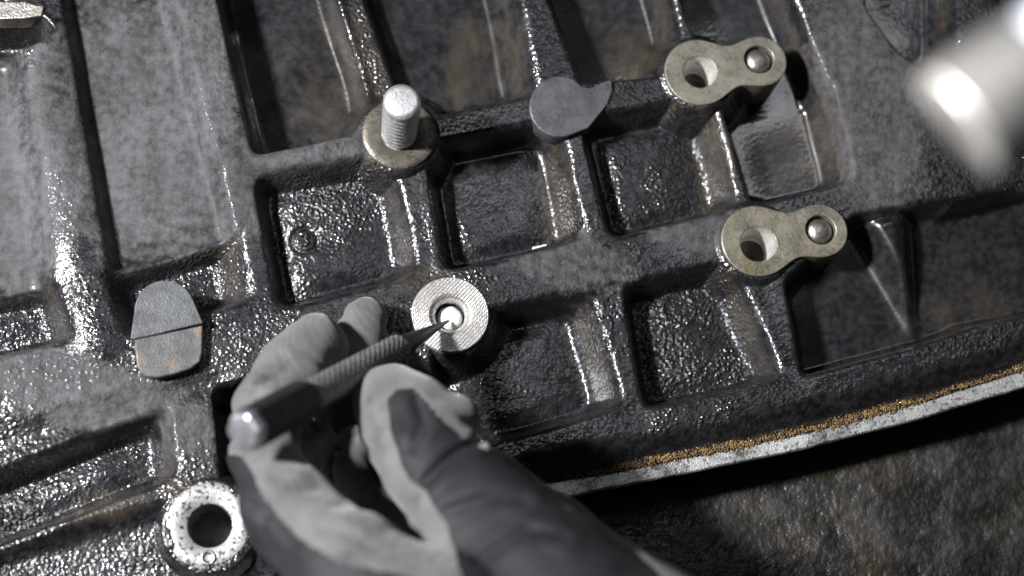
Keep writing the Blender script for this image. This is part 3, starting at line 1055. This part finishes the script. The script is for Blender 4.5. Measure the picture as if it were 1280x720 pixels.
def surface_nets(S, lo, h):
    s = S < 0
    nx, ny, nz = S.shape
    c = np.zeros((nx - 1, ny - 1, nz - 1), int)
    corners = [(i, j, k) for i in (0, 1) for j in (0, 1) for k in (0, 1)]
    for i, j, k in corners: c += s[i:nx - 1 + i, j:ny - 1 + j, k:nz - 1 + k]
    act = (c > 0) & (c < 8)
    ci = np.argwhere(act)
    vid = -np.ones(act.shape, int); vid[act] = np.arange(len(ci))
    acc = np.zeros((len(ci), 3)); cnt = np.zeros(len(ci))
    for a in corners:
        for ax_ in range(3):
            if a[ax_]: continue
            b_ = list(a); b_[ax_] = 1
            va = S[ci[:, 0] + a[0], ci[:, 1] + a[1], ci[:, 2] + a[2]]
            vb = S[ci[:, 0] + b_[0], ci[:, 1] + b_[1], ci[:, 2] + b_[2]]
            m_ = (va < 0) != (vb < 0)
            t = np.where(m_, va / np.where(m_, va - vb, 1), 0)
            p = np.array(a)[None] + t[:, None] * (np.array(b_) - np.array(a))[None]
            acc += p * m_[:, None]; cnt += m_
    V = lo + h * (ci + acc / cnt[:, None])
    Q = []
    for ax_ in range(3):
        u, w = [(1, 2), (2, 0), (0, 1)][ax_]
        sl0 = [slice(None)] * 3; sl1 = [slice(None)] * 3
        sl0[ax_] = slice(0, -1); sl1[ax_] = slice(1, None)
        cr = s[tuple(sl0)] != s[tuple(sl1)]
        e = np.argwhere(cr)
        ok = (e[:, u] > 0) & (e[:, w] > 0) & (e[:, u] < S.shape[u] - 1) & (e[:, w] < S.shape[w] - 1)
        e = e[ok]
        ins = s[e[:, 0], e[:, 1], e[:, 2]]
        def at(du, dw):
            q_ = e.copy(); q_[:, u] += du; q_[:, w] += dw
            return vid[q_[:, 0], q_[:, 1], q_[:, 2]]
        qd = np.stack([at(-1, -1), at(0, -1), at(0, 0), at(-1, 0)], -1)
        qd[~ins] = qd[~ins][:, ::-1]
        Q.append(qd)
    return V, np.concatenate(Q)


HV, HQ = surface_nets(SD, lo, HS)
# one smoothing pass + gradient normals
gr = np.gradient(SD, HS)


def sample(F_, p):
    t = (p - lo) / HS
    i = np.clip(np.floor(t).astype(int), 0, dims - 2); fr = t - i
    out = 0
    for a in (0, 1):
        for b_ in (0, 1):
            for c_ in (0, 1):
                w = (fr[:, 0] if a else 1 - fr[:, 0]) * (fr[:, 1] if b_ else 1 - fr[:, 1]) * (fr[:, 2] if c_ else 1 - fr[:, 2])
                out = out + w * F_[i[:, 0] + a, i[:, 1] + b_, i[:, 2] + c_]
    return out


HN = np.stack([sample(g, HV) for g in gr], -1)
HN /= np.linalg.norm(HN, axis=1, keepdims=True)
hand = empty('gloved_hand', P(540, 800, 60))
tag(hand, 'hand in grey knit glove with charcoal coating gripping the centre punch', 'hand')
inv_h = Matrix.Translation(-Vector(P(540, 800, 60)) * MM)
o = fast_mesh('glove_knit', HV, HQ, M_KNIT, hand, HN); o.matrix_parent_inverse = inv_h
o['label'] = 'light grey knitted glove shell'
# the dipped coating is a thin shell of its own over parts of the glove
COATS = [
    [(487, 500), (497, 489), (515, 487), (535, 503), (552, 528), (570, 545), (600, 560), (640, 578), (668, 606), (700, 634), (745, 660), (800, 700), (900, 790),
     (1100, 1000), (700, 1000), (590, 760), (577, 716), (573, 690), (561, 655), (545, 632), (534, 612), (512, 598), (500, 570), (490, 535)],
    [(270, 566), (300, 572), (316, 596), (330, 622), (355, 655), (388, 684), (425, 703), (475, 716), (540, 730), (600, 800), (600, 1000), (250, 1000), (250, 572)],
]


def poly_sd(poly, x, y):
    p = np.array(poly, float); n = len(p)
    d = np.full(x.shape, 1e18); sgn = np.ones(x.shape)
    for i in range(n):
        a = p[i]; b_ = p[i - 1]
        ex, ey = b_ - a; wx_, wy_ = x - a[0], y - a[1]
        t = np.clip((wx_ * ex + wy_ * ey) / (ex * ex + ey * ey), 0, 1)
        d = np.minimum(d, (wx_ - ex * t) ** 2 + (wy_ - ey * t) ** 2)
        c1 = y >= a[1]; c2 = y < b_[1]; c3 = ex * wy_ > ey * wx_
        flip = (c1 & c2 & c3) | (~c1 & ~c2 & ~c3)
        sgn = np.where(flip, -sgn, sgn)
    return sgn * np.sqrt(d)


hx, hy = project(HV)
cs = np.minimum(poly_sd(COATS[0], hx, hy), poly_sd(COATS[1], hx, hy)) + 5 * vnoise(HV[:, 0], HV[:, 1], 4, 95)
zc_ = np.where(HN[:, 2] < -0.35, 40.0, 0.0)
cs = cs + zc_
offs = 0.5 - 1.0 * smoothstep((cs + 1) / 5)
CV = HV + HN * offs[:, None]
keep = (cs[HQ] < 9).any(1)
used, inv_ = np.unique(HQ[keep], return_inverse=True)
o = fast_mesh('glove_coating', CV[used], inv_.reshape(-1, 4), M_COAT, hand, HN[used]); o.matrix_parent_inverse = inv_h
o['label'] = 'dark charcoal rubber coating on thumb and knuckle'

# ------------------------------------------------------------------ blurred steel tool near the lens
za = 222.0
a_ = P(1196, 158, za); b_ = a_ + 70 * np.array([0.80, 0.55, 0.24])
F = frame_from(a_, b_)
tool = empty('steel_tool', a_)
tag(tool, 'out-of-focus polished steel cylinder hanging over the block beside the wide rib', 'tool')
inv_t = Matrix.Translation(-Vector(a_) * MM)
L_ = np.linalg.norm(b_ - a_)
for nme, mt in (('head', M_CHROME), ('shank', M_CHROME2)):
    pr = [(0.001, 0.0), (7.0, 0.0), (7.4, 0.4), (7.5, 1.0), (7.5, 11.0), (7.1, 11.4)] if nme == 'head' else [(6.3, 11.3), (6.3, 12.6), (7.2, 13.0), (7.2, L_), (0.001, L_ + 0.1)]
    v, f = lathe(pr, 64)
    o = mesh_obj(nme, v, f, mt, tool)
    Fm = F.copy(); Fm[:3, 3] = 0
    o.matrix_local = Matrix(Fm.tolist())
